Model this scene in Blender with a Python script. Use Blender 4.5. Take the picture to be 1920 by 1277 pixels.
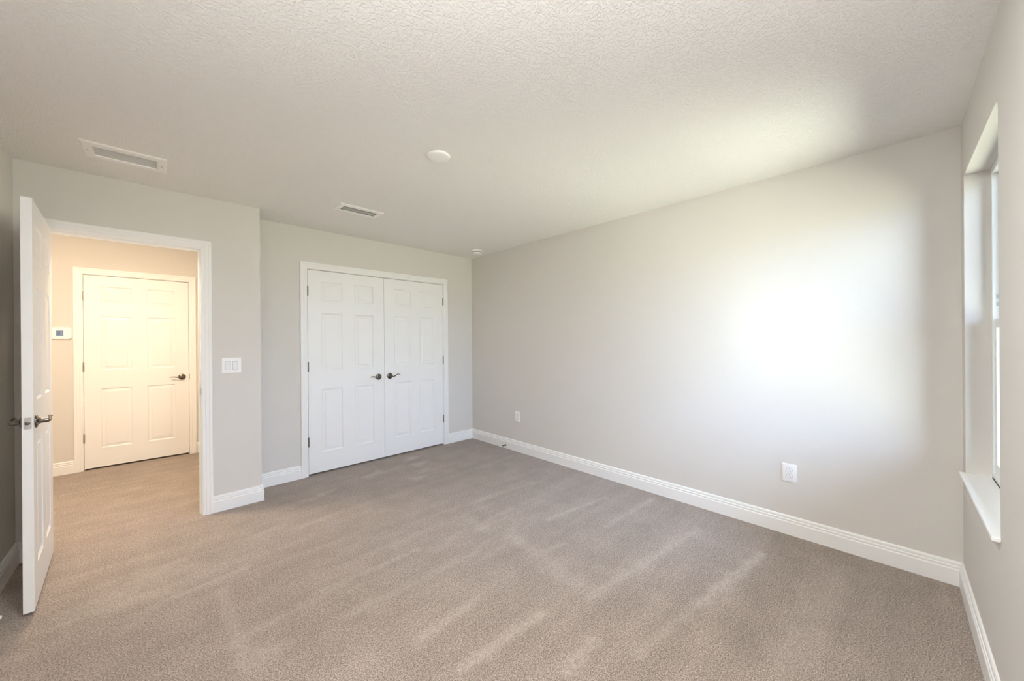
import bpy, bmesh, math, random
from mathutils import Vector, Matrix

for o in list(bpy.data.objects):
    bpy.data.objects.remove(o, do_unlink=True)
scene = bpy.context.scene
COL = scene.collection
R = math.radians
PI = math.pi

# ------------------------------------------------------------------ measures
H = 2.4475            # ceiling height
YW = -4.2416          # face of the window wall
XL = -3.709           # face of the left wall
YE = -0.3117          # face of the entry wall
XE = -2.4652          # end of the entry wall (alcove corner)
YH = 1.832            # face of the hall wall
WX0, WX1 = -0.976, -0.106      # window opening
WZ0, WZ1 = 0.634, 2.153

# ------------------------------------------------------------------ camera
F_PX = 684.84
YAW, ROLL, PITCH = -0.7649, -0.0071, -0.0003
cam_data = bpy.data.cameras.new('camera')
cam_data.sensor_fit = 'HORIZONTAL'
cam_data.sensor_width = 36.0
cam_data.lens = 36.0 * F_PX / 1920.0
cam_data.clip_start = 0.02
cam_data.clip_end = 200
cam = bpy.data.objects.new('camera', cam_data)
COL.objects.link(cam)
fwd = Vector((-math.sin(YAW) * math.cos(PITCH), math.cos(YAW) * math.cos(PITCH), math.sin(PITCH)))
rt = Vector((math.cos(YAW), math.sin(YAW), 0))
up = rt.cross(fwd)
r2 = rt * math.cos(ROLL) + up * math.sin(ROLL)
u2 = -rt * math.sin(ROLL) + up * math.cos(ROLL)
m = Matrix((r2, u2, -fwd)).transposed().to_4x4()
m.translation = Vector((-3.0661, -3.9859, 1.327))
cam.matrix_world = m
scene.camera = cam

# ------------------------------------------------------------------ world: hazy sky above, sunlit lawn below
world = bpy.data.worlds.new('daylight')
scene.world = world
world.use_nodes = True
wn = world.node_tree
wn.nodes.clear()
w_out = wn.nodes.new('ShaderNodeOutputWorld')
w_bg = wn.nodes.new('ShaderNodeBackground')
w_tc = wn.nodes.new('ShaderNodeTexCoord')
w_sep = wn.nodes.new('ShaderNodeSeparateXYZ')
w_map = wn.nodes.new('ShaderNodeMapRange')
w_map.inputs['From Min'].default_value = -1
w_map.inputs['From Max'].default_value = 1
w_ramp = wn.nodes.new('ShaderNodeValToRGB')
WORLD_STOPS = [
    (0.00, (0.90, 0.90, 0.80)),
    (0.20, (0.88, 0.88, 0.74)),
    (0.32, (0.72, 0.73, 0.56)),
    (0.48, (0.50, 0.52, 0.39)),
    (0.505, (0.54, 0.65, 0.80)),
    (0.53, (0.55, 0.72, 1.06)),
    (0.70, (0.56, 0.74, 1.15)),
    (0.86, (0.95, 1.18, 1.66)),
    (1.00, (1.05, 1.28, 1.76)),
]
el = w_ramp.color_ramp.elements
el[0].position, el[0].color = WORLD_STOPS[0][0], (*WORLD_STOPS[0][1], 1)
el[1].position, el[1].color = WORLD_STOPS[-1][0], (*WORLD_STOPS[-1][1], 1)
for p, c in WORLD_STOPS[1:-1]:
    e = el.new(p)
    e.color = (*c, 1)
w_bg.inputs['Strength'].default_value = 20.0
wn.links.new(w_tc.outputs['Generated'], w_sep.inputs[0])
wn.links.new(w_sep.outputs['Z'], w_map.inputs['Value'])
wn.links.new(w_map.outputs[0], w_ramp.inputs[0])
wn.links.new(w_ramp.outputs[0], w_bg.inputs['Color'])
wn.links.new(w_bg.outputs[0], w_out.inputs['Surface'])


def portal(name, x0, x1, z0, z1, y):
    l = bpy.data.lights.new(name, 'AREA')
    l.shape = 'RECTANGLE'
    l.size = x1 - x0
    l.size_y = z1 - z0
    l.cycles.is_portal = True
    o = bpy.data.objects.new(name, l)
    COL.objects.link(o)
    o.location = ((x0 + x1) / 2, y, (z0 + z1) / 2)
    o.rotation_euler = (R(90), 0, R(180))      # its -Z looks along +y, into the room
    return o


portal('window_daylight_portal', WX0, WX1, WZ0, WZ1, YW - 0.166)

# lamp on the hall ceiling (warm)
hl = bpy.data.lights.new('hall_lamp_light', 'POINT')
hl.shadow_soft_size = 0.10
hl.energy = 19
hl.color = (1.0, 0.82, 0.62)
hlo = bpy.data.objects.new('hall_lamp_light', hl)
COL.objects.link(hlo)
hlo.location = (-3.78, 0.38, 2.27)
hd = bpy.data.lights.new('hall_floor_fill', 'AREA')  # second hall light, added to brighten the carpet at the doorway
hd.shape = 'DISK'
hd.size = 0.30
hd.energy = 37
hd.color = (1.0, 0.80, 0.58)
hdo = bpy.data.objects.new('hall_floor_fill', hd)
COL.objects.link(hdo)
hdo.location = (-3.45, 0.08, H - 0.03)

# unseen fill lights added near the camera, one facing down, one up
for nm_, watts, size_, loc_, rot_ in (('fill_down_light', 42, 0.36, (-2.60, -3.50, 2.40), (0, R(-4), 0)),
                                      ('fill_up_light', 23, 0.45, (-3.12, -3.90, 1.75), (R(180), 0, 0))):
    bl = bpy.data.lights.new(nm_, 'AREA')
    bl.shape = 'DISK'
    bl.size = size_
    bl.energy = watts
    bl.color = (0.97, 0.985, 1.0)
    blo = bpy.data.objects.new(nm_, bl)
    COL.objects.link(blo)
    blo.location = loc_
    blo.rotation_euler = rot_

# ------------------------------------------------------------------ colour management
scene.view_settings.view_transform = 'Standard'
scene.view_settings.look = 'None'
scene.view_settings.gamma = 1.0
scene.view_settings.use_curve_mapping = False
scene.view_settings.exposure = 0.07
scene.cycles.max_bounces = 16
scene.cycles.diffuse_bounces = 12
scene.cycles.glossy_bounces = 4
scene.cycles.transparent_max_bounces = 8
scene.cycles.caustics_reflective = False
scene.cycles.caustics_refractive = False
scene.cycles.sample_clamp_indirect = 10
scene.cycles.use_denoising = True


# ------------------------------------------------------------------ materials
def mat(name, color=(0.8, 0.8, 0.8), rough=0.5, metal=0.0, spec=0.5):
    mt = bpy.data.materials.new(name)
    mt.use_nodes = True
    b = mt.node_tree.nodes['Principled BSDF']
    b.inputs['Base Color'].default_value = (*color, 1)
    b.inputs['Roughness'].default_value = rough
    b.inputs['Metallic'].default_value = metal
    b.inputs['Specular IOR Level'].default_value = spec
    return mt


class NT:
    def __init__(s, mt):
        s.nt = mt.node_tree
        s.b = s.nt.nodes['Principled BSDF']

    def n(s, kind, **kw):
        nd = s.nt.nodes.new(kind)
        for k, v in kw.items():
            if k in nd.inputs:
                nd.inputs[k].default_value = v
            else:
                setattr(nd, k, v)
        return nd

    def l(s, a, b):
        s.nt.links.new(a, b)

    def noise(s, vec, scale, detail=2, rough=0.5):
        nd = s.n('ShaderNodeTexNoise')
        nd.inputs['Scale'].default_value = scale
        nd.inputs['Detail'].default_value = detail
        nd.inputs['Roughness'].default_value = rough
        s.l(vec, nd.inputs['Vector'])
        return nd.outputs['Fac']

    def ramp(s, fac, stops):
        nd = s.n('ShaderNodeValToRGB')
        e = nd.color_ramp.elements
        def full(c):
            return (c, c, c, 1) if not isinstance(c, tuple) else (*c, 1)
        e[0].position, e[0].color = stops[0][0], full(stops[0][1])
        e[1].position, e[1].color = stops[-1][0], full(stops[-1][1])
        for p, c in stops[1:-1]:
            x = e.new(p)
            x.color = full(c)
        s.l(fac, nd.inputs[0])
        return nd.outputs[0]

    def math(s, op, a, b=None):
        nd = s.n('ShaderNodeMath', operation=op)
        for i, v in enumerate((a, b)):
            if v is None:
                continue
            if isinstance(v, (int, float)):
                nd.inputs[i].default_value = v
            else:
                s.l(v, nd.inputs[i])
        return nd.outputs[0]

    def mix(s, fac, a, b, mode='MIX'):
        nd = s.n('ShaderNodeMix', data_type='RGBA', blend_type=mode)
        for sock, v in ((nd.inputs[0], fac), (nd.inputs[6], a), (nd.inputs[7], b)):
            if isinstance(v, (int, float)):
                sock.default_value = v
            elif isinstance(v, tuple):
                sock.default_value = (*v, 1)
            else:
                s.l(v, sock)
        return nd.outputs[2]

    def bump(s, height, strength, dist):
        nd = s.n('ShaderNodeBump')
        nd.inputs['Strength'].default_value = strength
        nd.inputs['Distance'].default_value = dist
        s.l(height, nd.inputs['Height'])
        s.l(nd.outputs[0], s.b.inputs['Normal'])

    def obj(s):
        return s.n('ShaderNodeTexCoord').outputs['Object']


def wall_paint(name, color):
    mt = mat(name, color, 0.85, spec=0.25)
    t = NT(mt)
    v = t.obj()
    a = t.noise(v, 140, 3, 0.55)
    t.bump(t.ramp(a, [(0.40, 0.0), (0.62, 1.0)]), 0.16, 0.0012)
    f = t.noise(v, 2.2, 2)
    t.l(t.mix(f, tuple(c * 0.985 for c in color), tuple(min(1, c * 1.012) for c in color)), t.b.inputs['Base Color'])
    return mt


M_WALL = wall_paint('greige_wall_paint', (0.680, 0.657, 0.622))
M_HALL = M_WALL

# knockdown textured ceiling
M_CEIL = mat('textured_ceiling_paint', (0.84, 0.83, 0.805), 0.9, spec=0.2)
t = NT(M_CEIL)
v = t.obj()
wob = t.noise(v, 24, 2)
mp = t.n('ShaderNodeVectorMath', operation='MULTIPLY_ADD')
nz = t.n('ShaderNodeTexNoise')
nz.inputs['Scale'].default_value = 30
t.l(v, nz.inputs['Vector'])
t.l(nz.outputs['Color'], mp.inputs[0])
mp.inputs[1].default_value = (0.02, 0.02, 0.02)
t.l(v, mp.inputs[2])
n1 = t.noise(mp.outputs[0], 88, 3, 0.5)
n2 = t.noise(v, 160, 2)
hgt = t.math('ADD', t.ramp(n1, [(0.46, 0.0), (0.56, 1.0)]), t.math('MULTIPLY', n2, 0.25))
t.bump(hgt, 0.60, 0.0024)

M_TRIM = mat('white_trim_paint', (0.86, 0.86, 0.85), 0.38, spec=0.45)


def door_paint(name, cathedral=None):
    mt = mat(name, (0.86, 0.86, 0.85), 0.42, spec=0.45)
    t = NT(mt)
    v = t.obj()
    mp = t.n('ShaderNodeMapping')
    mp.inputs['Scale'].default_value = (1.0, 1.0, 0.035)
    t.l(v, mp.inputs['Vector'])
    g = t.noise(mp.outputs[0], 170, 3, 0.6)
    hgt = t.ramp(g, [(0.35, 0.0), (0.70, 1.0)])
    if cathedral is None:
        t.bump(hgt, 0.22, 0.0006)
    else:
        xc, zlo, zhi = cathedral
        sp = t.n('ShaderNodeSeparateXYZ')
        t.l(v, sp.inputs[0])
        dx = t.math('ABSOLUTE', t.math('SUBTRACT', sp.outputs['X'], xc))
        arch = t.math('ADD', sp.outputs['Z'], t.math('MULTIPLY', dx, 1.5))
        arch = t.math('ADD', arch, t.math('MULTIPLY', t.noise(v, 25, 2), 0.02))
        w = t.math('SINE', t.math('MULTIPLY', arch, 2 * PI / 0.036))
        fade = t.ramp(dx, [(0.0, 1.0), (0.038, 0.8), (0.06, 0.1)])
        hh = t.math('ADD', t.math('MULTIPLY', w, fade), t.math('MULTIPLY', hgt, 0.6))
        t.bump(hh, 0.45, 0.0007)
    return mt


M_DOOR = door_paint('white_door_paint')
M_GRAIN = door_paint('white_door_arched_grain', (0.225, 1.0, 1.6))

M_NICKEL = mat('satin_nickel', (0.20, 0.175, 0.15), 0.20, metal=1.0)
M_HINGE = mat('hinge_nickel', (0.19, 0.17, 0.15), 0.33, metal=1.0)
M_HINGE_HALL = mat('lit_hinge_nickel', (0.55, 0.48, 0.42), 0.35, metal=1.0)  # same nickel as the other hinges, hall lamplight painted in as paler colour
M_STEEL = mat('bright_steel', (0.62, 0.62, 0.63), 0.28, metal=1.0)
M_PLATE = mat('white_device_plastic', (0.87, 0.87, 0.88), 0.32)
M_ROCKER = mat('white_rocker_plastic', (0.80, 0.80, 0.82), 0.35)
M_DARK = mat('dark_slot', (0.02, 0.02, 0.02), 0.7)
M_GAP = mat('grey_shadow_gap', (0.25, 0.25, 0.26), 0.7)
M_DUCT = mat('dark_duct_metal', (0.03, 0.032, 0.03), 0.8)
M_VENT = mat('white_vent_enamel', (0.90, 0.89, 0.87), 0.4)
M_VINYL = mat('white_window_vinyl', (0.85, 0.87, 0.87), 0.35)
M_SILL = mat('white_cultured_marble', (0.92, 0.92, 0.91), 0.25)
M_RUBBER = mat('white_rubber_tip', (0.85, 0.85, 0.84), 0.6)
M_GASKET = mat('dark_gasket', (0.03, 0.03, 0.03), 0.6)
M_SCREEN = mat('blue_grey_lcd', (0.13, 0.20, 0.36), 0.25)
M_DIGIT = mat('pale_lcd_digit', (0.24, 0.32, 0.48), 0.3)
M_STICK = mat('translucent_sticker', (0.55, 0.62, 0.64), 0.5)

M_GLASS = bpy.data.materials.new('window_glass')
M_GLASS.use_nodes = True
nt = M_GLASS.node_tree
nt.nodes.clear()
o_ = nt.nodes.new('ShaderNodeOutputMaterial')
mx = nt.nodes.new('ShaderNodeMixShader')
tr = nt.nodes.new('ShaderNodeBsdfTransparent')
tr.inputs[0].default_value = (0.96, 0.985, 0.975, 1)
gl = nt.nodes.new('ShaderNodeBsdfGlossy')
gl.inputs['Roughness'].default_value = 0.02
fr = nt.nodes.new('ShaderNodeFresnel')
fr.inputs['IOR'].default_value = 1.45
nt.links.new(fr.outputs[0], mx.inputs[0])
nt.links.new(tr.outputs[0], mx.inputs[1])
nt.links.new(gl.outputs[0], mx.inputs[2])
nt.links.new(mx.outputs[0], o_.inputs[0])

# carpet: short cut pile; "pile" holds where the vacuum head laid the pile over
M_CARPET = mat('beige_cut_pile_carpet', (0.4, 0.34, 0.3), 1.0, spec=0.05)
t = NT(M_CARPET)
v = t.obj()
n_f = t.noise(v, 190, 2, 0.7)
n_m = t.noise(v, 75, 3, 0.6)
n_l = t.noise(v, 5.5, 3, 0.55)
base = t.ramp(n_f, [(0.35, (0.075, 0.054, 0.042)), (0.49, (0.30, 0.240, 0.203)), (0.63, (0.62, 0.53, 0.47))])
base = t.mix(0.34, base, t.ramp(n_m, [(0.32, (0.20, 0.155, 0.128)), (0.66, (0.45, 0.378, 0.327))]))
base = t.mix(1.0, base, t.ramp(n_l, [(0.30, 0.90), (0.70, 1.06)]), 'MULTIPLY')
mp = t.n('ShaderNodeMapping')
mp.inputs['Scale'].default_value = (0.22, 3.2, 1.0)
t.l(v, mp.inputs['Vector'])
n_s = t.noise(mp.outputs[0], 2.6, 3, 0.6)
base = t.mix(1.0, base, t.ramp(n_s, [(0.36, 0.93), (0.56, 1.0), (0.70, 1.09)]), 'MULTIPLY')
at = t.n('ShaderNodeAttribute', attribute_name='pile')
lift = t.math('MULTIPLY', at.outputs['Fac'], t.ramp(t.noise(v, 45, 2), [(0.32, 0.25), (0.62, 1.0)]))
base = t.mix(t.math('MULTIPLY', lift, 0.50), base, (0.60, 0.525, 0.465))
t.l(base, t.b.inputs['Base Color'])
t.b.inputs['Sheen Weight'].default_value = 0.15
t.b.inputs['Sheen Roughness'].default_value = 0.6
hgt = t.math('ADD', n_f, t.math('MULTIPLY', n_m, 0.8))
t.bump(hgt, 0.55, 0.006)


# ------------------------------------------------------------------ mesh helpers
def box(bm, x0, x1, y0, y1, z0, z1, bevel=0.0, seg=2, mi=0):
    vs = [bm.verts.new((x, y, z)) for z in (z0, z1) for y in (y0, y1) for x in (x0, x1)]
    q = [(0, 2, 3, 1), (4, 5, 7, 6), (0, 1, 5, 4), (2, 6, 7, 3), (0, 4, 6, 2), (1, 3, 7, 5)]
    fs = [bm.faces.new([vs[i] for i in f]) for f in q]
    for f in fs:
        f.material_index = mi
    if bevel > 0:
        es = set(e for f in fs for e in f.edges)
        bmesh.ops.bevel(bm, geom=list(es), offset=bevel, segments=seg, affect='EDGES', profile=0.5)
    return fs


def lathe(bm, prof, seg=40, axis='Y', center=(0, 0, 0)):
    """prof: list of (radius, height); revolved about the axis; height grows along +axis"""
    rings = []
    for r, h in prof:
        ring = []
        if r < 1e-6:
            ring = [bm.verts.new(_ax(axis, 0, 0, h, center))]
        else:
            for k in range(seg):
                a = 2 * PI * k / seg
                ring.append(bm.verts.new(_ax(axis, r * math.cos(a), r * math.sin(a), h, center)))
        rings.append(ring)
    for a, b in zip(rings, rings[1:]):
        if len(a) == 1 and len(b) == 1:
            continue
        for k in range(seg):
            k2 = (k + 1) % seg
            if len(a) == 1:
                bm.faces.new((a[0], b[k2], b[k]))
            elif len(b) == 1:
                bm.faces.new((a[k], a[k2], b[0]))
            else:
                bm.faces.new((a[k], a[k2], b[k2], b[k]))
    for r in (rings[0], rings[-1]):
        if len(r) > 2:
            bm.faces.new(r)


def _ax(axis, a, b, h, c):
    if axis == 'Z':
        p = (a, b, h)
    elif axis == 'Y':
        p = (a, h, b)
    else:
        p = (h, a, b)
    return (p[0] + c[0], p[1] + c[1], p[2] + c[2])


def tube(bm, pts, radii, seg=14, up=Vector((0, 1, 0)), power=2.0):
    """sweep an ellipse (ru along up, rv across) along pts"""
    pts = [Vector(p) for p in pts]
    rings = []
    for i, p in enumerate(pts):
        d = (pts[min(i + 1, len(pts) - 1)] - pts[max(i - 1, 0)]).normalized()
        u = (up - d * up.dot(d)).normalized()
        w = d.cross(u)
        ru, rv = radii[i]
        ring = [bm.verts.new(p + u * ru * math.cos(2 * PI * k / seg) + w * rv * math.sin(2 * PI * k / seg)) for k in range(seg)]
        rings.append(ring)
    for a, b in zip(rings, rings[1:]):
        for k in range(seg):
            bm.faces.new((a[k], a[(k + 1) % seg], b[(k + 1) % seg], b[k]))
    bm.faces.new(rings[0])
    bm.faces.new(rings[-1])


def smooth_path(ctrl, n=8):
    """Catmull-Rom through control rows of any length"""
    out = []
    for i in range(len(ctrl) - 1):
        p0, p1, p2, p3 = ctrl[max(i - 1, 0)], ctrl[i], ctrl[i + 1], ctrl[min(i + 2, len(ctrl) - 1)]
        for k in range(n):
            s = k / n
            out.append([0.5 * (2 * b + (c - a) * s + (2 * a - 5 * b + 4 * c - d) * s * s + (3 * b - a - 3 * c + d) * s ** 3)
                        for a, b, c, d in zip(p0, p1, p2, p3)])
    out.append(list(ctrl[-1]))
    return out


def sweep(bm, path, prof, place, closed_ends=True):
    """mitred sweep: path = 2D polyline, prof = (offset to the left of travel, height); place(a, b, h) -> 3D"""
    n = len(path)
    rings = []
    for i in range(n):
        p = Vector(path[i])
        d0 = (p - Vector(path[i - 1])).normalized() if i > 0 else None
        d1 = (Vector(path[i + 1]) - p).normalized() if i < n - 1 else None
        n0 = Vector((-d0.y, d0.x)) if d0 else None
        n1 = Vector((-d1.y, d1.x)) if d1 else None
        if n0 is None:
            mv = n1
        elif n1 is None:
            mv = n0
        else:
            mv = (n0 + n1)
            mv = mv / max(1e-6, mv.dot(n0))
        rings.append([bm.verts.new(place(p.x + mv.x * o, p.y + mv.y * o, h)) for o, h in prof])
    k = len(prof)
    for a, b in zip(rings, rings[1:]):
        for j in range(k):
            bm.faces.new((a[j], a[(j + 1) % k], b[(j + 1) % k], b[j]))
    bm.faces.new(rings[0])
    bm.faces.new(list(reversed(rings[-1])))


def link_bm(name, bm, material, parent=None, smooth=False, loc=None):
    bmesh.ops.remove_doubles(bm, verts=bm.verts, dist=1e-6)
    bmesh.ops.recalc_face_normals(bm, faces=bm.faces)
    me = bpy.data.meshes.new(name)
    bm.to_mesh(me)
    bm.free()
    for mm in (material if isinstance(material, (list, tuple)) else [material]):
        me.materials.append(mm)
    if smooth:
        for p in me.polygons:
            p.use_smooth = True
        me.set_sharp_from_angle(angle=R(38))
    o = bpy.data.objects.new(name, me)
    COL.objects.link(o)
    if parent:
        o.parent = parent
    if loc:
        o.location = loc
    return o


def struct(o, label, cat):
    o['kind'] = 'structure'
    o['label'] = label
    o['category'] = cat
    return o


def thing(name, label, cat, loc, rotz=0, group=None, rot=None):
    o = bpy.data.objects.new(name, None)
    o.empty_display_size = 0.05
    COL.objects.link(o)
    o.location = loc
    o.rotation_euler = rot if rot else (0, 0, rotz)
    o['label'] = label
    o['category'] = cat
    if group:
        o['group'] = group
    return o


def dup(root, loc, rotz, label):
    c = root.copy()
    COL.objects.link(c)
    c.location = loc
    c.rotation_euler = (0, 0, rotz)
    c['label'] = label
    for ch in list(root.children):
        d = ch.copy()
        COL.objects.link(d)
        d.parent = c
        for g in list(ch.children):
            e = g.copy()
            COL.objects.link(e)
            e.parent = d
    return c


def B():
    return bmesh.new()


# ------------------------------------------------------------------ room shell
def wall(name, label, boxes):
    bm = B()
    for b in boxes:
        box(bm, *b)
    o = link_bm(name, bm, M_WALL)
    return struct(o, label, 'wall')


wall('wall_right', 'long plain greige wall with two power outlets, lit by the window', [(0.0, 0.12, -4.4066, 0.97, 0, H)])
wall('wall_back', 'greige closet wall around the white double doors', [
    (XE, -2.045, 0, 0.115, 0, H), (-0.446, 0, 0, 0.115, 0, H), (-2.045, -0.446, 0, 0.115, 2.066, H)])
wall('wall_entry', 'greige wall around the open doorway, ending in an outside corner', [
    (XL, -3.624, YE, -0.197, 0, H), (-2.829, XE, YE, -0.197, 0, H), (-3.624, -2.829, YE, -0.197, 2.064, H),
    (-2.58, XE, -0.197, 0.97, 0, H)])
wall('wall_left', 'greige wall behind the open entry door', [(-3.83, XL, -4.4066, -0.197, 0, H)])
wall('wall_front', 'greige window wall at the right edge of the photo', [
    (XL, WX0, YW - 0.165, YW, 0, H), (WX1, 0, YW - 0.165, YW, 0, H),
    (WX0, WX1, YW - 0.165, YW, 0, WZ0 - 0.017), (WX0, WX1, YW - 0.165, YW, WZ1, H)])
wall('wall_closet', 'plain wall at the back of the closet', [(XE, 0, 0.85, 0.97, 0, H)])
wall('wall_hall', 'cream lit hallway wall around the closed panel door', [
    (-5.40, -3.670, YH, YH + 0.115, 0, H), (-2.813, -2.58, YH, YH + 0.115, 0, H), (-3.670, -2.813, YH, YH + 0.115, 2.066, H)])
wall('wall_hall_right', 'end wall of the hallway beside the closed panel door', [(-2.58, XE, 0.97, YH + 0.115, 0, H)])
wall('wall_hall_left', 'far end wall of the hallway', [(-5.52, -5.40, -0.3117, YH + 0.115, 0, H)])
wall('wall_hall_front', 'hallway side of the wall beyond the bedroom', [(-5.40, -3.83, -0.3117, -0.197, 0, H)])
wall('wall_hall_closet', 'walls of the dark space behind the hallway door', [
    (-3.80, -3.70, YH + 0.115, 2.6, 0, H), (-2.78, -2.68, YH + 0.115, 2.6, 0, H), (-3.80, -2.68, 2.6, 2.7, 0, H)])

# ceiling with the two duct openings cut out
VENTS = [(-3.345, -3.081, -0.858, -0.716), (-1.978, -1.695, -0.868, -0.766)]
xs = sorted(set([-5.52, 0.12] + [a for q in VENTS for a in q[:2]]))
ys = sorted(set([-4.4066, 2.7] + [a for q in VENTS for a in q[2:]]))
bm = B()
for i in range(len(xs) - 1):
    for j in range(len(ys) - 1):
        cx, cy = (xs[i] + xs[i + 1]) / 2, (ys[j] + ys[j + 1]) / 2
        if any(a < cx < b and c < cy < d for a, b, c, d in VENTS):
            continue
        p = [(xs[i], ys[j]), (xs[i + 1], ys[j]), (xs[i + 1], ys[j + 1]), (xs[i], ys[j + 1])]
        bm.faces.new([bm.verts.new((a, b, H)) for a, b in p])
bmesh.ops.remove_doubles(bm, verts=bm.verts, dist=1e-6)
ext = bmesh.ops.extrude_face_region(bm, geom=list(bm.faces))
for vtx in [g for g in ext['geom'] if isinstance(g, bmesh.types.BMVert)]:
    vtx.co.z += 0.12
ceil = link_bm('ceiling', bm, M_CEIL)
struct(ceil, 'off-white ceiling with fine knockdown texture', 'ceiling')

# carpet floor: dense grid so the laid-over pile can be stored per point
STROKES = [(-3.02, -1.383, -2.723, -1.349, 0.03, 0.8), (-2.485, -1.868, -2.105, -1.892, 0.022, 0.6), (-2.397, -2.154, -1.655, -2.174, 0.03, 0.5), (-2.777, -1.951, -2.327, -1.903, 0.025, 0.45), (-2.258, -2.529, -1.912, -2.501, 0.03, 0.6), (-2.189, -2.778, -1.751, -2.796, 0.028, 0.9), (-2.848, -1.489, -2.822, -1.978, 0.03, 0.5), (-2.822, -1.978, -2.822, -2.148, 0.045, 0.7), (-3.21, -1.528, -3.011, -1.329, 0.03, 0.4), (-2.209, -1.882, -1.899, -1.884, 0.022, 0.8), (-1.007, -2.21, -0.392, -2.304, 0.022, 0.8), (-0.787, -2.569, -0.153, -2.598, 0.025, 0.6), (-1.499, -2.9, -0.362, -3.041, 0.03, 0.6), (-1.131, -3.307, -0.407, -3.424, 0.028, 1.0), (-1.622, -3.233, -1.131, -3.307, 0.025, 0.6), (-1.251, -3.673, -0.348, -3.768, 0.06, 0.4), (-1.908, -3.079, -1.7, -3.073, 0.03, 0.9), (-1.366, -2.442, -1.175, -2.504, 0.025, 0.6), (-1.615, -0.426, -1.47, -0.365, 0.05, 0.9), (-1.074, -0.221, -0.985, -0.204, 0.06, 0.9), (-1.091, -0.452, -1.019, -0.427, 0.05, 0.8), (-1.161, -0.653, -1.098, -0.65, 0.06, 0.7), (-1.295, -0.784, -1.251, -0.789, 0.05, 0.9), (-1.326, -0.4, -1.248, -0.388, 0.06, 0.4), (-2.08, -0.539, -1.977, -0.514, 0.04, 0.6), (-2.216, -0.582, -2.133, -0.577, 0.04, 0.5), (-1.426, -1.807, -1.429, -1.967, 0.06, 0.5), (-1.355, -2.189, -1.363, -2.274, 0.06, 0.8), (-1.389, -2.419, -1.419, -2.616, 0.06, 0.5), (-1.435, -2.668, -1.46, -2.832, 0.06, 0.5), (-3.276, -1.193, -3.101, -1.067, 0.13, 0.6), (-3.199, -1.213, -3.058, -1.306, 0.08, 0.5), (-2.779, -2.082, -2.751, -2.139, 0.07, 0.5), (-2.743, -2.098, -2.713, -2.146, 0.05, 0.5), (-2.995, -1.297, -2.751, -1.198, 0.1, 0.25), (-1.684, -1.912, -1.083, -1.906, 0.025, 0.4), (-1.172, -1.617, -0.568, -1.657, 0.022, 0.4), (-1.803, -1.545, -1.355, -1.572, 0.02, 0.35), (-2.366, -1.043, -2.061, -1.002, 0.025, 0.4), (-2.605, -0.957, -2.439, -0.918, 0.03, 0.5)]


def build_floor():
    x0, x1, y0, y1 = XL, 0.0, YW, 0.0
    st = 0.017
    nx, ny = int((x1 - x0) / st), int((y1 - y0) / st)
    verts, faces, val = [], [], []
    for j in range(ny + 1):
        for i in range(nx + 1):
            x, y = x0 + (x1 - x0) * i / nx, y0 + (y1 - y0) * j / ny
            verts.append((x, y, 0.0))
            s = 0.0
            for ax, ay, bx, by, w, k in STROKES:
                dx, dy = bx - ax, by - ay
                tt = max(0.0, min(1.0, ((x - ax) * dx + (y - ay) * dy) / (dx * dx + dy * dy)))
                # ragged edge
                d = math.hypot(x - ax - tt * dx, y - ay - tt * dy) * (1 + 0.18 * math.sin(37 * x + 11 * y) + 0.15 * math.sin(53 * y - 23 * x))
                if d < 1.35 * w:
                    s = max(s, k * (1 - d / (1.35 * w)) ** 0.8)
            val.append(max(0.0, s))
    for j in range(ny):
        for i in range(nx):
            a = j * (nx + 1) + i
            faces.append((a, a + 1, a + nx + 2, a + nx + 1))
    # the rest of the carpet: hall, closet, and under the walls
    def quad(ax, bx, ay, by):
        k = len(verts)
        verts.extend([(ax, ay, 0), (bx, ay, 0), (bx, by, 0), (ax, by, 0)])
        val.extend([0.0] * 4)
        faces.append((k, k + 1, k + 2, k + 3))
    quad(-5.52, 0.12, 0.0, 2.7)
    quad(-5.52, XL, YW - 0.165, 0.0)
    quad(0.0, 0.12, YW - 0.165, 0.0)
    quad(XL, 0.0, YW - 0.165, YW)
    me = bpy.data.meshes.new('floor')
    me.from_pydata(verts, [], faces)
    at = me.attributes.new('pile', 'FLOAT', 'POINT')
    at.data.foreach_set('value', val)
    me.materials.append(M_CARPET)
    o = bpy.data.objects.new('floor', me)
    COL.objects.link(o)
    return struct(o, 'beige cut-pile carpet with vacuum tracks', 'carpet floor')


build_floor()

# ------------------------------------------------------------------ baseboards
BB = [(0.0, 0.0), (0.016, 0.0), (0.016, 0.083), (0.0145, 0.0865), (0.0105, 0.0875), (0.0105, 0.0925), (0.0135, 0.0955),
      (0.0135, 0.1015), (0.012, 0.1035), (0.0085, 0.1045), (0.0085, 0.109), (0.0105, 0.112), (0.0095, 0.121), (0.006, 0.126), (0.0, 0.127)]


def baseboard(name, label, path):
    bm = B()
    # left of travel must be the room side
    sweep(bm, path, BB, lambda a, b, h: (a, b, h))
    o = link_bm(name, bm, M_TRIM)
    return struct(o, label, 'baseboard')


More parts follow.
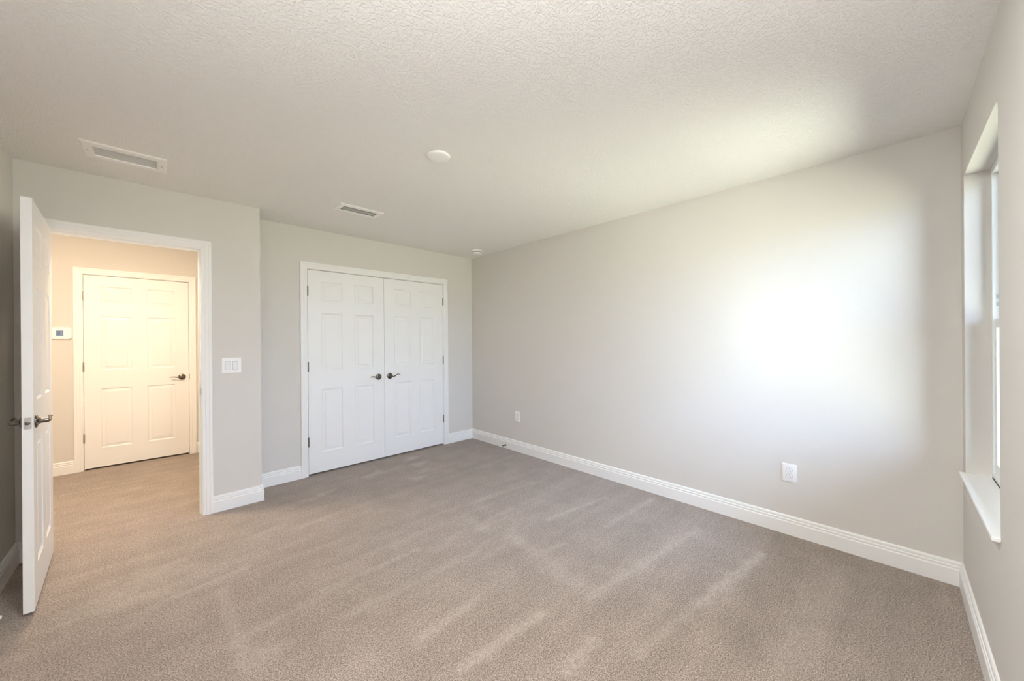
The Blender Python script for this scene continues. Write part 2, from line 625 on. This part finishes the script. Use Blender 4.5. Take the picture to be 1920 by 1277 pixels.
baseboard('baseboard_right', 'white moulded baseboard along the long plain right wall', [(-0.016, 0.0), (-0.016, 0.0001)][:0] or [(0.0, YW), (0.0, 0.0)])
baseboard('baseboard_back_right', 'short white baseboard between closet and corner', [(0.0, 0.0), (-0.401, 0.0)])
baseboard('baseboard_back_left', 'short white baseboard left of the closet casing', [(-2.0855, 0.0), (XE, 0.0)])
baseboard('baseboard_entry', 'white baseboard wrapping the outside corner beside the doorway', [(XE, 0.0), (XE, YE), (-2.782, YE)])
baseboard('baseboard_entry_left', 'white baseboard sliver behind the open door', [(-3.672, YE), (XL, YE)])
baseboard('baseboard_left', 'white baseboard along the left wall behind the door', [(XL, YE), (XL, YW)])
baseboard('baseboard_front', 'white baseboard below the window', [(XL, YW), (0.0, YW)])
baseboard('baseboard_hall_left', 'white baseboard in the hallway left of the closed door', [(-3.715, YH), (-5.40, YH)])
baseboard('baseboard_hall_right', 'short white baseboard in the hallway right of the closed door', [(-2.58, YH), (-2.761, YH)])

# ------------------------------------------------------------------ door casings and jambs
CASE = [(0.0, 0.0), (0.0, 0.009), (0.004, 0.0105), (0.018, 0.0105), (0.0205, 0.0135), (0.026, 0.0145), (0.040, 0.0145), (0.0425, 0.0175),
        (0.047, 0.0185), (0.056, 0.0185), (0.060, 0.0165), (0.062, 0.013), (0.062, 0.0)]


def casing(name, label, xl, xr, ztop, yface, depth, side=-1):
    """jambs and casing of an opening xl..xr, top ztop (jamb faces); casing stands out of yface towards -y"""
    bm = B()
    rv = 0.005
    yj0, yj1 = yface, yface + depth
    box(bm, xl - 0.018, xl, yj0, yj1, 0, ztop + 0.018)
    box(bm, xr, xr + 0.018, yj0, yj1, 0, ztop + 0.018)
    box(bm, xl, xr, yj0, yj1, ztop, ztop + 0.018)
    # stop strips against which the leaf closes
    s0, s1 = yj0 + 0.038, yj0 + 0.073
    box(bm, xl, xl + 0.010, s0, s1, 0, ztop)
    box(bm, xr - 0.010, xr, s0, s1, 0, ztop)
    box(bm, xl + 0.010, xr - 0.010, s0, s1, ztop - 0.010, ztop)
    path = [(xl - rv, 0.0), (xl - rv, ztop + rv), (xr + rv, ztop + rv), (xr + rv, 0.0)]
    sweep(bm, path, CASE, lambda a, b, h: (a, yface - h, b))
    if side == 2:
        sweep(bm, path, CASE, lambda a, b, h: (a, yface + depth + h, b))
    o = link_bm(name, bm, M_TRIM)
    return struct(o, label, 'door casing')


cas_c = casing('trim_1', 'white moulded casing around the closet double doors', -2.0270, -0.4640, 2.0475, 0.0, 0.115)
cas_e = casing('trim_2', 'white moulded casing around the open doorway to the hall', -3.6040, -2.8480, 2.0440, YE, 0.1147, 2)
cas_h = casing('trim_3', 'cream-lit casing around the closed hallway door', -3.6520, -2.8300, 2.0475, YH, 0.115)

# strike plates (parts of the casings)
bm = B()
box(bm, -2.8492, -2.8478, YE + 0.006, YE + 0.034, 0.921, 0.979, 0.0004, 1)
box(bm, -2.8500, -2.8478, YE - 0.004, YE + 0.008, 0.930, 0.970, 0.0008, 2)
o = link_bm('strike_plate', bm, M_STEEL, cas_e)
o['label'] = 'steel strike plate in the door jamb'
bm = B()
box(bm, -2.8305, -2.824, YH - 0.004, YH + 0.004, 0.895, 0.955, 0.002, 2)
o = link_bm('strike_plate', bm, M_HINGE, cas_h)
o['label'] = 'nickel strike plate lip beside the handle'


# ------------------------------------------------------------------ six-panel doors
def panel_rects(w, stile, mull):
    pw = (w - 2 * stile - mull) / 2
    cols = [(stile, stile + pw), (stile + pw + mull, w - stile)]
    rows = [(0.198, 0.828), (1.024, 1.596), (1.727, 1.914)]
    return cols, rows


RINGS = [(0.0, 0.0), (0.003, 0.0028), (0.009, 0.0078), (0.012, 0.0085), (0.015, 0.0082), (0.034, 0.0048), (0.0365, 0.0022), (0.039, 0.0018)]


def door_leaf_bm(w, h, th, stile, mull, grain_panel=None):
    bm = B()
    cols, rows = panel_rects(w, stile, mull)
    xs = [0.0] + [q for c in cols for q in c] + [w]
    zs = [0.0] + [q for r in rows for q in r] + [h]
    for side in (0, 1):
        y0 = 0.0 if side == 0 else th
        sg = 1 if side == 0 else -1
        for i in range(5):
            for j in range(7):
                a, b, c, d = xs[i], xs[i + 1], zs[j], zs[j + 1]
                if i % 2 == 1 and j % 2 == 1:
                    rings = []
                    for ins, dep in RINGS:
                        y = y0 + sg * dep
                        rings.append([bm.verts.new(p) for p in ((a + ins, y, c + ins), (b - ins, y, c + ins), (b - ins, y, d - ins), (a + ins, y, d - ins))])
                    for r, s in zip(rings, rings[1:]):
                        for k in range(4):
                            bm.faces.new((r[k], r[(k + 1) % 4], s[(k + 1) % 4], s[k]))
                    f = bm.faces.new(rings[-1])
                    if grain_panel == (i // 2, j // 2) and side == 0:
                        f.material_index = 1
                else:
                    bm.faces.new([bm.verts.new(p) for p in ((a, y0, c), (b, y0, c), (b, y0, d), (a, y0, d))])
    # edges
    for x in (0.0, w):
        for j in range(7):
            bm.faces.new([bm.verts.new(p) for p in ((x, 0, zs[j]), (x, th, zs[j]), (x, th, zs[j + 1]), (x, 0, zs[j + 1]))])
    for z in (0.0, h):
        for i in range(5):
            bm.faces.new([bm.verts.new(p) for p in ((xs[i], 0, z), (xs[i], th, z), (xs[i + 1], th, z), (xs[i + 1], 0, z))])
    return bm


def lever_handle(parent, x, y, z, direction, front=-1, scale=1.0, rise=0.018, material=None):
    """rose, shank and wave lever; front = -1 points out along -y; direction = +1/-1 lever along x"""
    material = material or M_NICKEL
    hd = None
    bm = B()
    f = front
    prof = [(0.033, 0.0), (0.0335, 0.003), (0.032, 0.006), (0.027, 0.0085), (0.019, 0.0105), (0.0145, 0.014), (0.0125, 0.019), (0.012, 0.026), (0.0122, 0.038), (0.0105, 0.043), (0.0, 0.0435)]
    lathe(bm, [(r, f * hh) for r, hh in prof], 40, 'Y', (x, y, z))
    # lever
    rows = [(0.000, 0.036, 0.000, 0.0100, 0.0085), (0.014, 0.041, -0.003, 0.0090, 0.0080), (0.032, 0.043, -0.004, 0.0070, 0.0065),
            (0.055, 0.042, rise * 0.35, 0.0055, 0.0055), (0.075, 0.040, rise * 0.9, 0.0065, 0.0045), (0.092, 0.039, rise * 0.95, 0.0080, 0.0038), (0.104, 0.040, rise * 0.55, 0.0075, 0.0032), (0.109, 0.040, rise * 0.4, 0.003, 0.0018)]
    sp = smooth_path([list(r) for r in rows], 5)
    tube(bm, [(x + direction * r[0], y + f * r[1], z + r[2]) for r in sp], [(abs(r[3]), abs(r[4])) for r in sp], 14, Vector((0, 1, 0)))
    o = link_bm('door_handle', bm, material, parent, True)
    o['label'] = 'satin nickel lever handle with round rose'
    return o


def hinges(parent, x, y, zs, side, material=None, on_leaf=True):
    """knuckle + visible sliver of the leaves; x is the gap line, y the face"""
    for zc in zs:
        bm = B()
        hh = 0.0445
        for k in range(5):
            z0 = zc - hh + k * 2 * hh / 5
            lathe(bm, [(0.0, z0 + 0.0003), (0.0052, z0 + 0.0003), (0.0058, z0 + 0.001), (0.0058, z0 + 2 * hh / 5 - 0.001), (0.0052, z0 + 2 * hh / 5 - 0.0003), (0.0, z0 + 2 * hh / 5 - 0.0003)], 16, 'Z', (x, y - 0.0055, 0))
        lathe(bm, [(0.0, zc + hh), (0.0042, zc + hh), (0.005, zc + hh + 0.002), (0.003, zc + hh + 0.005), (0.0, zc + hh + 0.0055)], 14, 'Z', (x, y - 0.0055, 0))
        lathe(bm, [(0.0, zc - hh - 0.004), (0.003, zc - hh - 0.0035), (0.005, zc - hh - 0.001), (0.0042, zc - hh), (0.0, zc - hh)], 14, 'Z', (x, y - 0.0055, 0))
        box(bm, x - 0.0008, x + 0.0008, y - 0.006, y + 0.028, zc - hh, zc + hh)
        o = link_bm('hinge', bm, material or M_HINGE, parent, True)
        o['label'] = 'satin nickel butt hinge'


DOOR_TH = 0.035
ZB = 0.018
LEAF_H = 2.0235
HINGE_Z = (0.335, 1.079, 1.828)

# closet leaves (two)
CW = 0.7765
def closet_leaf(name, x0, label, grain, hinge_x, hx, hdir, rise):
    bm = door_leaf_bm(CW, LEAF_H, DOOR_TH, 0.122, 0.125, grain)
    o = link_bm(name, bm, [M_DOOR, M_GRAIN], loc=(x0, 0.001, ZB))
    struct(o, label, 'closet door')
    o['group'] = 'closet double doors'
    hinges(o, hinge_x, 0.0, [z - ZB for z in HINGE_Z], 1)
    lever_handle(o, hx, 0.0, 0.930 - ZB, hdir, -1, rise=rise)
    return o


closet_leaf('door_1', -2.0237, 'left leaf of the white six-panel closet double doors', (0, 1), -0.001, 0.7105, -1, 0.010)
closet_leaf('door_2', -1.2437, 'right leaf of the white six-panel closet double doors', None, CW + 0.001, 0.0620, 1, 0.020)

# hallway door (closed)
HW = 0.8165
bm = door_leaf_bm(HW, LEAF_H, DOOR_TH, 0.118, 0.118)
dh = link_bm('door_3', bm, [M_DOOR, M_GRAIN], loc=(-3.6490, YH + 0.001, ZB))
struct(dh, 'closed six-panel door across the warmly lit hallway', 'hallway door')
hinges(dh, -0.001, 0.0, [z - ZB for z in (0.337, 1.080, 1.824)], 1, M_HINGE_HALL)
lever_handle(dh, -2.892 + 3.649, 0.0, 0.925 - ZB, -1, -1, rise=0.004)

# open entry door: hinged on the left jamb, swung into the bedroom. local: x along the leaf from the hinge, y = thickness
EW = 0.752
bm = door_leaf_bm(EW, LEAF_H, DOOR_TH, 0.112, 0.112)
de = link_bm('door_4', bm, [M_DOOR, M_GRAIN])
struct(de, 'white six-panel bedroom door standing open, seen edge-on at left', 'entry door')
# local +x -> direction from hinge to free edge, hall face (local +y side) turns to face +x
ANG = R(-86.7)
de.rotation_euler = (0, 0, ANG)
de.location = (-3.5985, YE - 0.0105, ZB)
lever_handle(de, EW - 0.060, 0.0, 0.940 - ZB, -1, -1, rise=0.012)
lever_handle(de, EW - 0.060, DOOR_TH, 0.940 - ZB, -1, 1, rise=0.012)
bm = B()
box(bm, EW - 0.0006, EW + 0.0012, 0.0055, 0.0295, 0.940 - ZB - 0.0285, 0.940 - ZB + 0.0285, 0.0010, 2)
lp = link_bm('latch_plate', bm, M_STEEL, de)
lp['label'] = 'steel latch face plate on the door edge'
bm = B()
lathe(bm, [(0.0, EW + 0.009), (0.0080, EW + 0.008), (0.0090, EW + 0.004), (0.0090, EW)], 20, 'X', (0, 0.0175, 0.940 - ZB))
lb = link_bm('latch_bolt', bm, M_NICKEL, lp, True)
bm = B()
for dz in (-0.021, 0.021):
    lathe(bm, [(0.0, EW + 0.0020), (0.0028, EW + 0.0017), (0.0033, EW + 0.001)], 16, 'X', (0, 0.0175, 0.940 - ZB + dz))
sc_ = link_bm('screw', bm, M_STEEL, lp, True)
hinges(de, -0.001, 0.0, [z - ZB for z in HINGE_Z], 1)

# ------------------------------------------------------------------ windows
YF = YW - 0.083           # inner face of the window units


def ring_boxes(bm, x0, x1, z0, z1, wl, wr, wb, wt, y0, y1, bev=0.002):
    box(bm, x0, x0 + wl, y0, y1, z0, z1, bev, 1)
    box(bm, x1 - wr, x1, y0, y1, z0, z1, bev, 1)
    box(bm, x0 + wl, x1 - wr, y0, y1, z0, z0 + wb, bev, 1)
    box(bm, x0 + wl, x1 - wr, y0, y1, z1 - wt, z1, bev, 1)


def make_window(name, label, wx0, wx1):
    wf = bpy.data.objects.new(name, None)
    COL.objects.link(wf)
    wf.location = ((wx0 + wx1) / 2, YF, WZ0)
    struct(wf, label, 'window')

    def wpart(nm, bm, material, parent=wf):
        o = link_bm(nm, bm, material, parent)
        if parent is wf:
            o.matrix_parent_inverse = Matrix.Translation(-Vector(wf.location))
        return o

    zm = 1.393
    bm = B()
    ring_boxes(bm, wx0, wx1, WZ0, WZ1, 0.022, 0.022, 0.026, 0.026, YF - 0.075, YF)
    wpart('window_frame', bm, M_VINYL)
    bm = B()
    ring_boxes(bm, wx0 + 0.022, wx1 - 0.022, zm - 0.005, WZ1 - 0.026, 0.020, 0.020, 0.030, 0.020, YF - 0.070, YF - 0.042)
    us = wpart('upper_sash', bm, M_VINYL)
    bm = B()
    box(bm, wx0 + 0.042, wx1 - 0.042, YF - 0.058, YF - 0.054, zm + 0.025, WZ1 - 0.046)
    wpart('upper_pane', bm, M_GLASS, us)
    bm = B()
    ring_boxes(bm, wx0 + 0.024, wx1 - 0.024, WZ0 + 0.028, zm + 0.022, 0.036, 0.036, 0.050, 0.042, YF - 0.038, YF - 0.006)
    ls = wpart('lower_sash', bm, M_VINYL)
    bm = B()
    box(bm, wx0 + 0.060, wx1 - 0.060, YF - 0.024, YF - 0.020, WZ0 + 0.078, zm - 0.020)
    wpart('lower_pane', bm, M_GLASS, ls)
    bm = B()
    xc = (wx0 + wx1) / 2
    box(bm, xc - 0.025, xc + 0.025, YF - 0.036, YF - 0.010, zm + 0.022, zm + 0.032, 0.003, 2)
    wpart('sash_lock', bm, M_VINYL)
    bm = B()
    box(bm, wx0 + 0.022, wx1 - 0.022, YF - 0.005, YF + 0.003, WZ0 + 0.0005, WZ0 + 0.004)
    wpart('gasket', bm, M_GASKET)
    bm = B()
    for k in range(2):
        box(bm, wx1 - 0.0228, wx1 - 0.0219, YF - 0.030, YF - 0.012, zm + 0.085 + k * 0.035, zm + 0.105 + k * 0.035)
    wpart('sash_stop', bm, M_STICK)
    bm = B()
    nose, ov = 0.021, 0.012
    out = [(wx0, YF - 0.0001), (wx1, YF - 0.0001), (wx1, YW), (wx1 + ov, YW), (wx1 + ov, YW + nose), (wx0 - ov, YW + nose), (wx0 - ov, YW), (wx0, YW)]
    lo = [bm.verts.new((x, y, WZ0 - 0.017)) for x, y in out]
    hi = [bm.verts.new((x, y, WZ0)) for x, y in out]
    bm.faces.new(lo)
    bm.faces.new(hi)
    for k in range(8):
        bm.faces.new((lo[k], lo[(k + 1) % 8], hi[(k + 1) % 8], hi[k]))
    sill = wpart('window_sill', bm, M_SILL)
    md = sill.modifiers.new('soft_edge', 'BEVEL')
    md.width = 0.004
    md.segments = 3
    md.limit_method = 'ANGLE'


make_window('window_1', 'bright white single-hung window in a deep drywall reveal', WX0, WX1)

# ------------------------------------------------------------------ power outlets
def make_outlet(label, loc, rotz):
    t_ = thing('power_outlet', label, 'power outlet', loc, rotz, 'duplex outlets on the right wall')
    bm = B()
    box(bm, -0.0385, 0.0385, -0.0065, 0.0005, -0.060, 0.060, 0.003, 3)
    link_bm('cover_plate', bm, M_PLATE, t_, True)
    for zc in (0.0197, -0.0197):
        bm = B()
        # rounded receptacle face: circle cut flat at top and bottom
        pts = []
        for k in range(48):
            a = 2 * PI * k / 48
            pts.append((0.0172 * math.cos(a), max(-0.0142, min(0.0142, 0.0172 * math.sin(a)))))
        lo = [bm.verts.new((px, -0.0060, zc + pz)) for px, pz in pts]
        hi = [bm.verts.new((px * 0.97, -0.0086, zc + pz * 0.97)) for px, pz in pts]
        bm.faces.new(hi)
        for k in range(48):
            bm.faces.new((lo[k], lo[(k + 1) % 48], hi[(k + 1) % 48], hi[k]))
        rc = link_bm('receptacle', bm, M_PLATE, t_)
        bm = B()
        box(bm, -0.0078, -0.0056, -0.0089, -0.0080, zc - 0.0085, zc - 0.0010)
        box(bm, 0.0056, 0.0078, -0.0089, -0.0080, zc - 0.0090, zc - 0.0005)
        lathe(bm, [(0.0, -0.0089), (0.0028, -0.0089), (0.0028, -0.0080)], 16, 'Y', (0, 0, zc + 0.0072))
        s_ = link_bm('slots', bm, M_DARK, rc)
        s_['label'] = 'dark plug slots'
        # thin seam round the receptacle
        bm = B()
        lo = [bm.verts.new((px * 1.06, -0.0061, zc + pz * 1.06)) for px, pz in pts]
        hi = [bm.verts.new((px * 1.06, -0.00662, zc + pz * 1.06)) for px, pz in pts]
        bm.faces.new(hi)
        for k in range(48):
            bm.faces.new((lo[k], lo[(k + 1) % 48], hi[(k + 1) % 48], hi[k]))
        link_bm('seam', bm, M_GAP, rc)
    bm = B()
    lathe(bm, [(0.0031, -0.0060), (0.0031, -0.0072), (0.0022, -0.0078), (0.0, -0.0079)], 18, 'Y')
    link_bm('screw', bm, M_ROCKER, t_, True)
    return t_


out_near = make_outlet('white duplex outlet near the window end of the right wall', (0, -3.498, 0.417), R(-90))
dup(out_near, (0, -0.878, 0.414), R(-90), 'white outlet near the closet corner, above the little door stop')

# ------------------------------------------------------------------ double light switch
sw = thing('light_switch', 'white two-rocker light switch on the wall right of the doorway', 'light switch', (-2.6615, YE, 1.142), 0)
bm = B()
box(bm, -0.0625, 0.0625, -0.0065, 0.0005, -0.0605, 0.0605, 0.003, 3)
link_bm('cover_plate', bm, M_PLATE, sw, True)
for xc in (-0.0235, 0.0235):
    bm = B()
    box(bm, xc - 0.0175, xc + 0.0175, -0.0069, -0.0060, -0.0340, 0.0340)
    link_bm('seam', bm, M_GAP, sw)
    bm = B()
    # rocker tilted: top pressed in
    vs = []
    x0, x1 = xc - 0.0160, xc + 0.0160
    prof = [(-0.0325, -0.0060), (-0.0325, -0.0105), (0.0, -0.0078), (0.0325, -0.0074), (0.0325, -0.0060)]
    a = [bm.verts.new((x0, y, z)) for z, y in prof]
    b = [bm.verts.new((x1, y, z)) for z, y in prof]
    bm.faces.new(a)
    bm.faces.new(b)
    for k in range(5):
        bm.faces.new((a[k], a[(k + 1) % 5], b[(k + 1) % 5], b[k]))
    link_bm('rocker', bm, M_ROCKER, sw)
    for zc in (-0.0485, 0.0485):
        bm = B()
        lathe(bm, [(0.0030, -0.0060), (0.0030, -0.0070), (0.0020, -0.0076), (0.0, -0.0076)], 16, 'Y', (xc, 0, zc))
        box(bm, xc - 0.0022, xc + 0.0022, -0.0079, -0.0074, zc - 0.0004, zc + 0.0004)
        link_bm('screw', bm, M_ROCKER, sw, True)

# ------------------------------------------------------------------ thermostat in the hallway
th = thing('thermostat', 'white rounded thermostat with blue-grey screen on the hallway wall', 'thermostat', (-3.796, YH, 1.432), 0)


def rounded_plate(bm, w, h, r, y0, y1, n=10, xc=0, zc=0):
    pts = []
    for cx, cz, a0 in ((w / 2 - r, h / 2 - r, 0), (-w / 2 + r, h / 2 - r, 90), (-w / 2 + r, -h / 2 + r, 180), (w / 2 - r, -h / 2 + r, 270)):
        for k in range(n + 1):
            a = R(a0 + 90 * k / n)
            pts.append((xc + cx + r * math.cos(a), zc + cz + r * math.sin(a)))
    lo = [bm.verts.new((x, y0, z)) for x, z in pts]
    hi = [bm.verts.new((xc + (x - xc) * 0.985, y1, zc + (z - zc) * 0.985)) for x, z in pts]
    bm.faces.new(hi)
    bm.faces.new(lo)
    for k in range(len(pts)):
        bm.faces.new((lo[k], lo[(k + 1) % len(pts)], hi[(k + 1) % len(pts)], hi[k]))


bm = B()
rounded_plate(bm, 0.142, 0.118, 0.026, 0.0005, -0.020)
link_bm('body', bm, M_PLATE, th)
bm = B()
rounded_plate(bm, 0.072, 0.078, 0.004, -0.0195, -0.0225, xc=-0.006)
link_bm('bezel', bm, M_PLATE, th)
bm = B()
box(bm, -0.030, 0.016, -0.0230, -0.0220, -0.026, 0.026)
scr = link_bm('screen', bm, M_SCREEN, th)
scr['label'] = 'blue-grey liquid crystal screen'
bm = B()
box(bm, -0.002, 0.008, -0.0233, -0.0229, 0.008, 0.018)
box(bm, 0.000, 0.011, -0.0233, -0.0229, -0.005, 0.003)
box(bm, -0.002, 0.008, -0.0233, -0.0229, -0.018, -0.011)
link_bm('readout', bm, M_DIGIT, scr)

# ------------------------------------------------------------------ ceiling vents
def vent_frame(bm, x0, x1, y0, y1, ox0, ox1, oy0, oy1, drop):
    """flat-rimmed frame: outer rim on the ceiling, bevelled down to the face, inner edge at the opening"""
    rr = [(0.0, 0.0), (0.002, -0.003), (0.010, -drop)]
    rings = []
    for ins, dz in rr:
        rings.append([bm.verts.new((a, b, H + dz)) for a, b in ((x0 + ins, y0 + ins), (x1 - ins, y0 + ins), (x1 - ins, y1 - ins), (x0 + ins, y1 - ins))])
    rings.append([bm.verts.new((a, b, H - drop)) for a, b in ((ox0, oy0), (ox1, oy0), (ox1, oy1), (ox0, oy1))])
    rings.append([bm.verts.new((a, b, H + 0.004)) for a, b in ((ox0, oy0), (ox1, oy0), (ox1, oy1), (ox0, oy1))])
    rings.append([bm.verts.new((a, b, H + 0.004)) for a, b in ((x0 + .02, y0 + .02), (x1 - .02, y0 + .02), (x1 - .02, y1 - .02), (x0 + .02, y1 - .02))][:0] or
                 [bm.verts.new((a, b, H + 0.0)) for a, b in ((ox0 - .001, oy0 - .001), (ox1 + .001, oy0 - .001), (ox1 + .001, oy1 + .001), (ox0 - .001, oy1 + .001))])
    for r, s in zip(rings, rings[1:]):
        for k in range(4):
            bm.faces.new((r[k], r[(k + 1) % 4], s[(k + 1) % 4], s[k]))


def at_root(o, root):
    o.parent = root
    o.matrix_parent_inverse = Matrix.Translation(-Vector(root.location))
    return o


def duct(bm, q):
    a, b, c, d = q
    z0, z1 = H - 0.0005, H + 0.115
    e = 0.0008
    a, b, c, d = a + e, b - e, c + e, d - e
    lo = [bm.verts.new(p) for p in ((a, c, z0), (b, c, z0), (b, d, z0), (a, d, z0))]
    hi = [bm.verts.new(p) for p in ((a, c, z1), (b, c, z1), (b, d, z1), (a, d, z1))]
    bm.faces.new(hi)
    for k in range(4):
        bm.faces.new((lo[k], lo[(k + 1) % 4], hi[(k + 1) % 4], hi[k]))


def slat_mesh(x0, x1, yc, zc, width, ang, curve, th_=0.0012):
    bm = B()
    n = 5
    prof = []
    for k in range(n + 1):
        s = k / n - 0.5
        a = ang + curve * s
        prof.append((s * width, 0.0))
    pts = []
    y, z = 0.0, 0.0
    for k in range(n + 1):
        pts.append((y, z))
        a = ang + curve * (k / n - 0.5)
        y += math.cos(a) * width / n
        z += math.sin(a) * width / n
    my, mz = sum(p[0] for p in pts) / len(pts), sum(p[1] for p in pts) / len(pts)
    pts = [(p[0] - my, p[1] - mz) for p in pts]
    loop = [(p[0], p[1]) for p in pts] + [(p[0] + th_ * math.sin(ang) * -1, p[1] + th_ * math.cos(ang)) for p in reversed(pts)]
    A = [bm.verts.new((x0, yc + p[0], zc + p[1])) for p in loop]
    Bv = [bm.verts.new((x1, yc + p[0], zc + p[1])) for p in loop]
    bm.faces.new(A)
    bm.faces.new(Bv)
    for k in range(len(loop)):
        bm.faces.new((A[k], A[(k + 1) % len(loop)], Bv[(k + 1) % len(loop)], Bv[k]))
    return bm


def screw_on(root, x, y, z):
    bm = B()
    lathe(bm, [(0.0, z - 0.0015), (0.003, z - 0.0012), (0.0042, z)], 16, 'Z', (x, y, 0))
    o = link_bm('screw', bm, M_HINGE, None, True)
    return at_root(o, root)


# return grille, many fine blades
q = VENTS[0]
v1 = thing('ceiling_vent', 'large white return-air grille on the ceiling above the doorway', 'ceiling vent', (-3.213, -0.791, H))
bm = B()
vent_frame(bm, -3.390, -3.036, -0.916, -0.667, q[0], q[1], q[2], q[3], 0.007)
at_root(link_bm('frame', bm, M_VENT), v1)
bm = B()
duct(bm, q)
at_root(link_bm('duct', bm, M_DUCT), v1)
NS = 13
for k in range(NS):
    yc = q[2] + (k + 0.5) * (q[3] - q[2]) / NS
    bm = slat_mesh(q[0] - 0.0005, q[1] + 0.0005, yc, H - 0.001, 0.0086, R(11), R(6))
    at_root(link_bm('slat', bm, M_VENT), v1)
screw_on(v1, q[0] - 0.022, (q[2] + q[3]) / 2, H - 0.007)
screw_on(v1, q[1] + 0.022, (q[2] + q[3]) / 2, H - 0.007)

# supply register with curved blades
q = VENTS[1]
v2 = thing('ceiling_vent', 'smaller white supply register with dark gaps on the ceiling by the closet', 'ceiling vent', (-1.836, -0.817, H))
bm = B()
vent_frame(bm, -2.019, -1.655, -0.915, -0.725, q[0], q[1], q[2], q[3], 0.006)
at_root(link_bm('frame', bm, M_VENT), v2)
bm = B()
duct(bm, q)
at_root(link_bm('duct', bm, M_DUCT), v2)
bm = slat_mesh(q[0] - 0.0005, q[1] + 0.0005, q[2] + 0.014, H + 0.006, 0.030, R(44), R(-20))
at_root(link_bm('slat', bm, M_VENT), v2)
NS = 5
for k in range(NS):
    yc = q[2] + 0.034 + (k + 0.5) * (q[3] - q[2] - 0.036) / NS
    bm = slat_mesh(q[0] - 0.0005, q[1] + 0.0005, yc, H + 0.003, 0.0135, R(29), R(-16))
    at_root(link_bm('slat', bm, M_VENT), v2)
screw_on(v2, q[1] + 0.018, q[2] + 0.012, H - 0.006)
screw_on(v2, q[0] - 0.018, q[3] - 0.012, H - 0.006)

# ------------------------------------------------------------------ round cover plate and smoke detector
cp = thing('ceiling_cover', 'plain round white cover disc in the middle of the ceiling', 'ceiling cover plate', (-1.850, -2.088, H))
bm = B()
lathe(bm, [(0.066, 0.0003), (0.0685, -0.002), (0.0690, -0.006), (0.0670, -0.0095), (0.060, -0.0125), (0.045, -0.0145), (0.0, -0.0155)], 64, 'Z')
link_bm('disc', bm, M_VENT, cp, True)

sd = thing('smoke_detector', 'small white smoke detector on the ceiling in the far corner', 'smoke detector', (-0.218, -0.398, H))
bm = B()
lathe(bm, [(0.066, 0.0003), (0.067, -0.004), (0.067, -0.012), (0.064, -0.016), (0.050, -0.0165), (0.0, -0.0165)], 48, 'Z')
link_bm('base', bm, M_PLATE, sd, True)
bm = B()
lathe(bm, [(0.050, -0.016), (0.050, -0.024), (0.0, -0.024)], 48, 'Z')
g_ = link_bm('sensing_gap', bm, M_DUCT, sd, True)
bm = B()
lathe(bm, [(0.052, -0.0225), (0.055, -0.0245), (0.055, -0.030), (0.050, -0.038), (0.036, -0.044), (0.018, -0.046), (0.0, -0.0463)], 48, 'Z')
link_bm('cap', bm, M_PLATE, sd, True)

# ------------------------------------------------------------------ spring door stops
def make_stop(label, loc, rotz):
    t_ = thing('door_stop', label, 'door stop', loc, rotz, 'spring door stops on the baseboards')
    bm = B()
    lathe(bm, [(0.0, 0.0005), (0.0120, 0.0005), (0.0120, -0.002), (0.0085, -0.007), (0.0055, -0.010), (0.0, -0.010)], 24, 'Y')
    link_bm('base', bm, M_HINGE, t_, True)
    bm = B()
    pts = []
    for k in range(0, 14 * 10 + 1):
        a = 2 * PI * k / 10
        r = 0.0056
        pts.append((r * math.cos(a), -0.009 - 0.056 * k / 140, r * math.sin(a)))
    tube(bm, pts, [(0.0019, 0.0019)] * len(pts), 6, Vector((0, 1, 0.01)))
    link_bm('spring', bm, M_HINGE, t_, True)
    bm = B()
    lathe(bm, [(0.0, -0.063), (0.0078, -0.063), (0.0084, -0.066), (0.0084, -0.076), (0.0065, -0.080), (0.0, -0.081)], 24, 'Y')
    tip = link_bm('rubber_tip', bm, M_RUBBER, t_, True)
    tip['label'] = 'white rubber tip'
    return t_


s1 = make_stop('small spring door stop on the baseboard of the right wall by the closet', (-0.016, -0.681, 0.040), R(-90))
dup(s1, (XL + 0.016, -1.090, 0.048), R(90), 'spring door stop with white tip behind the open door at left')
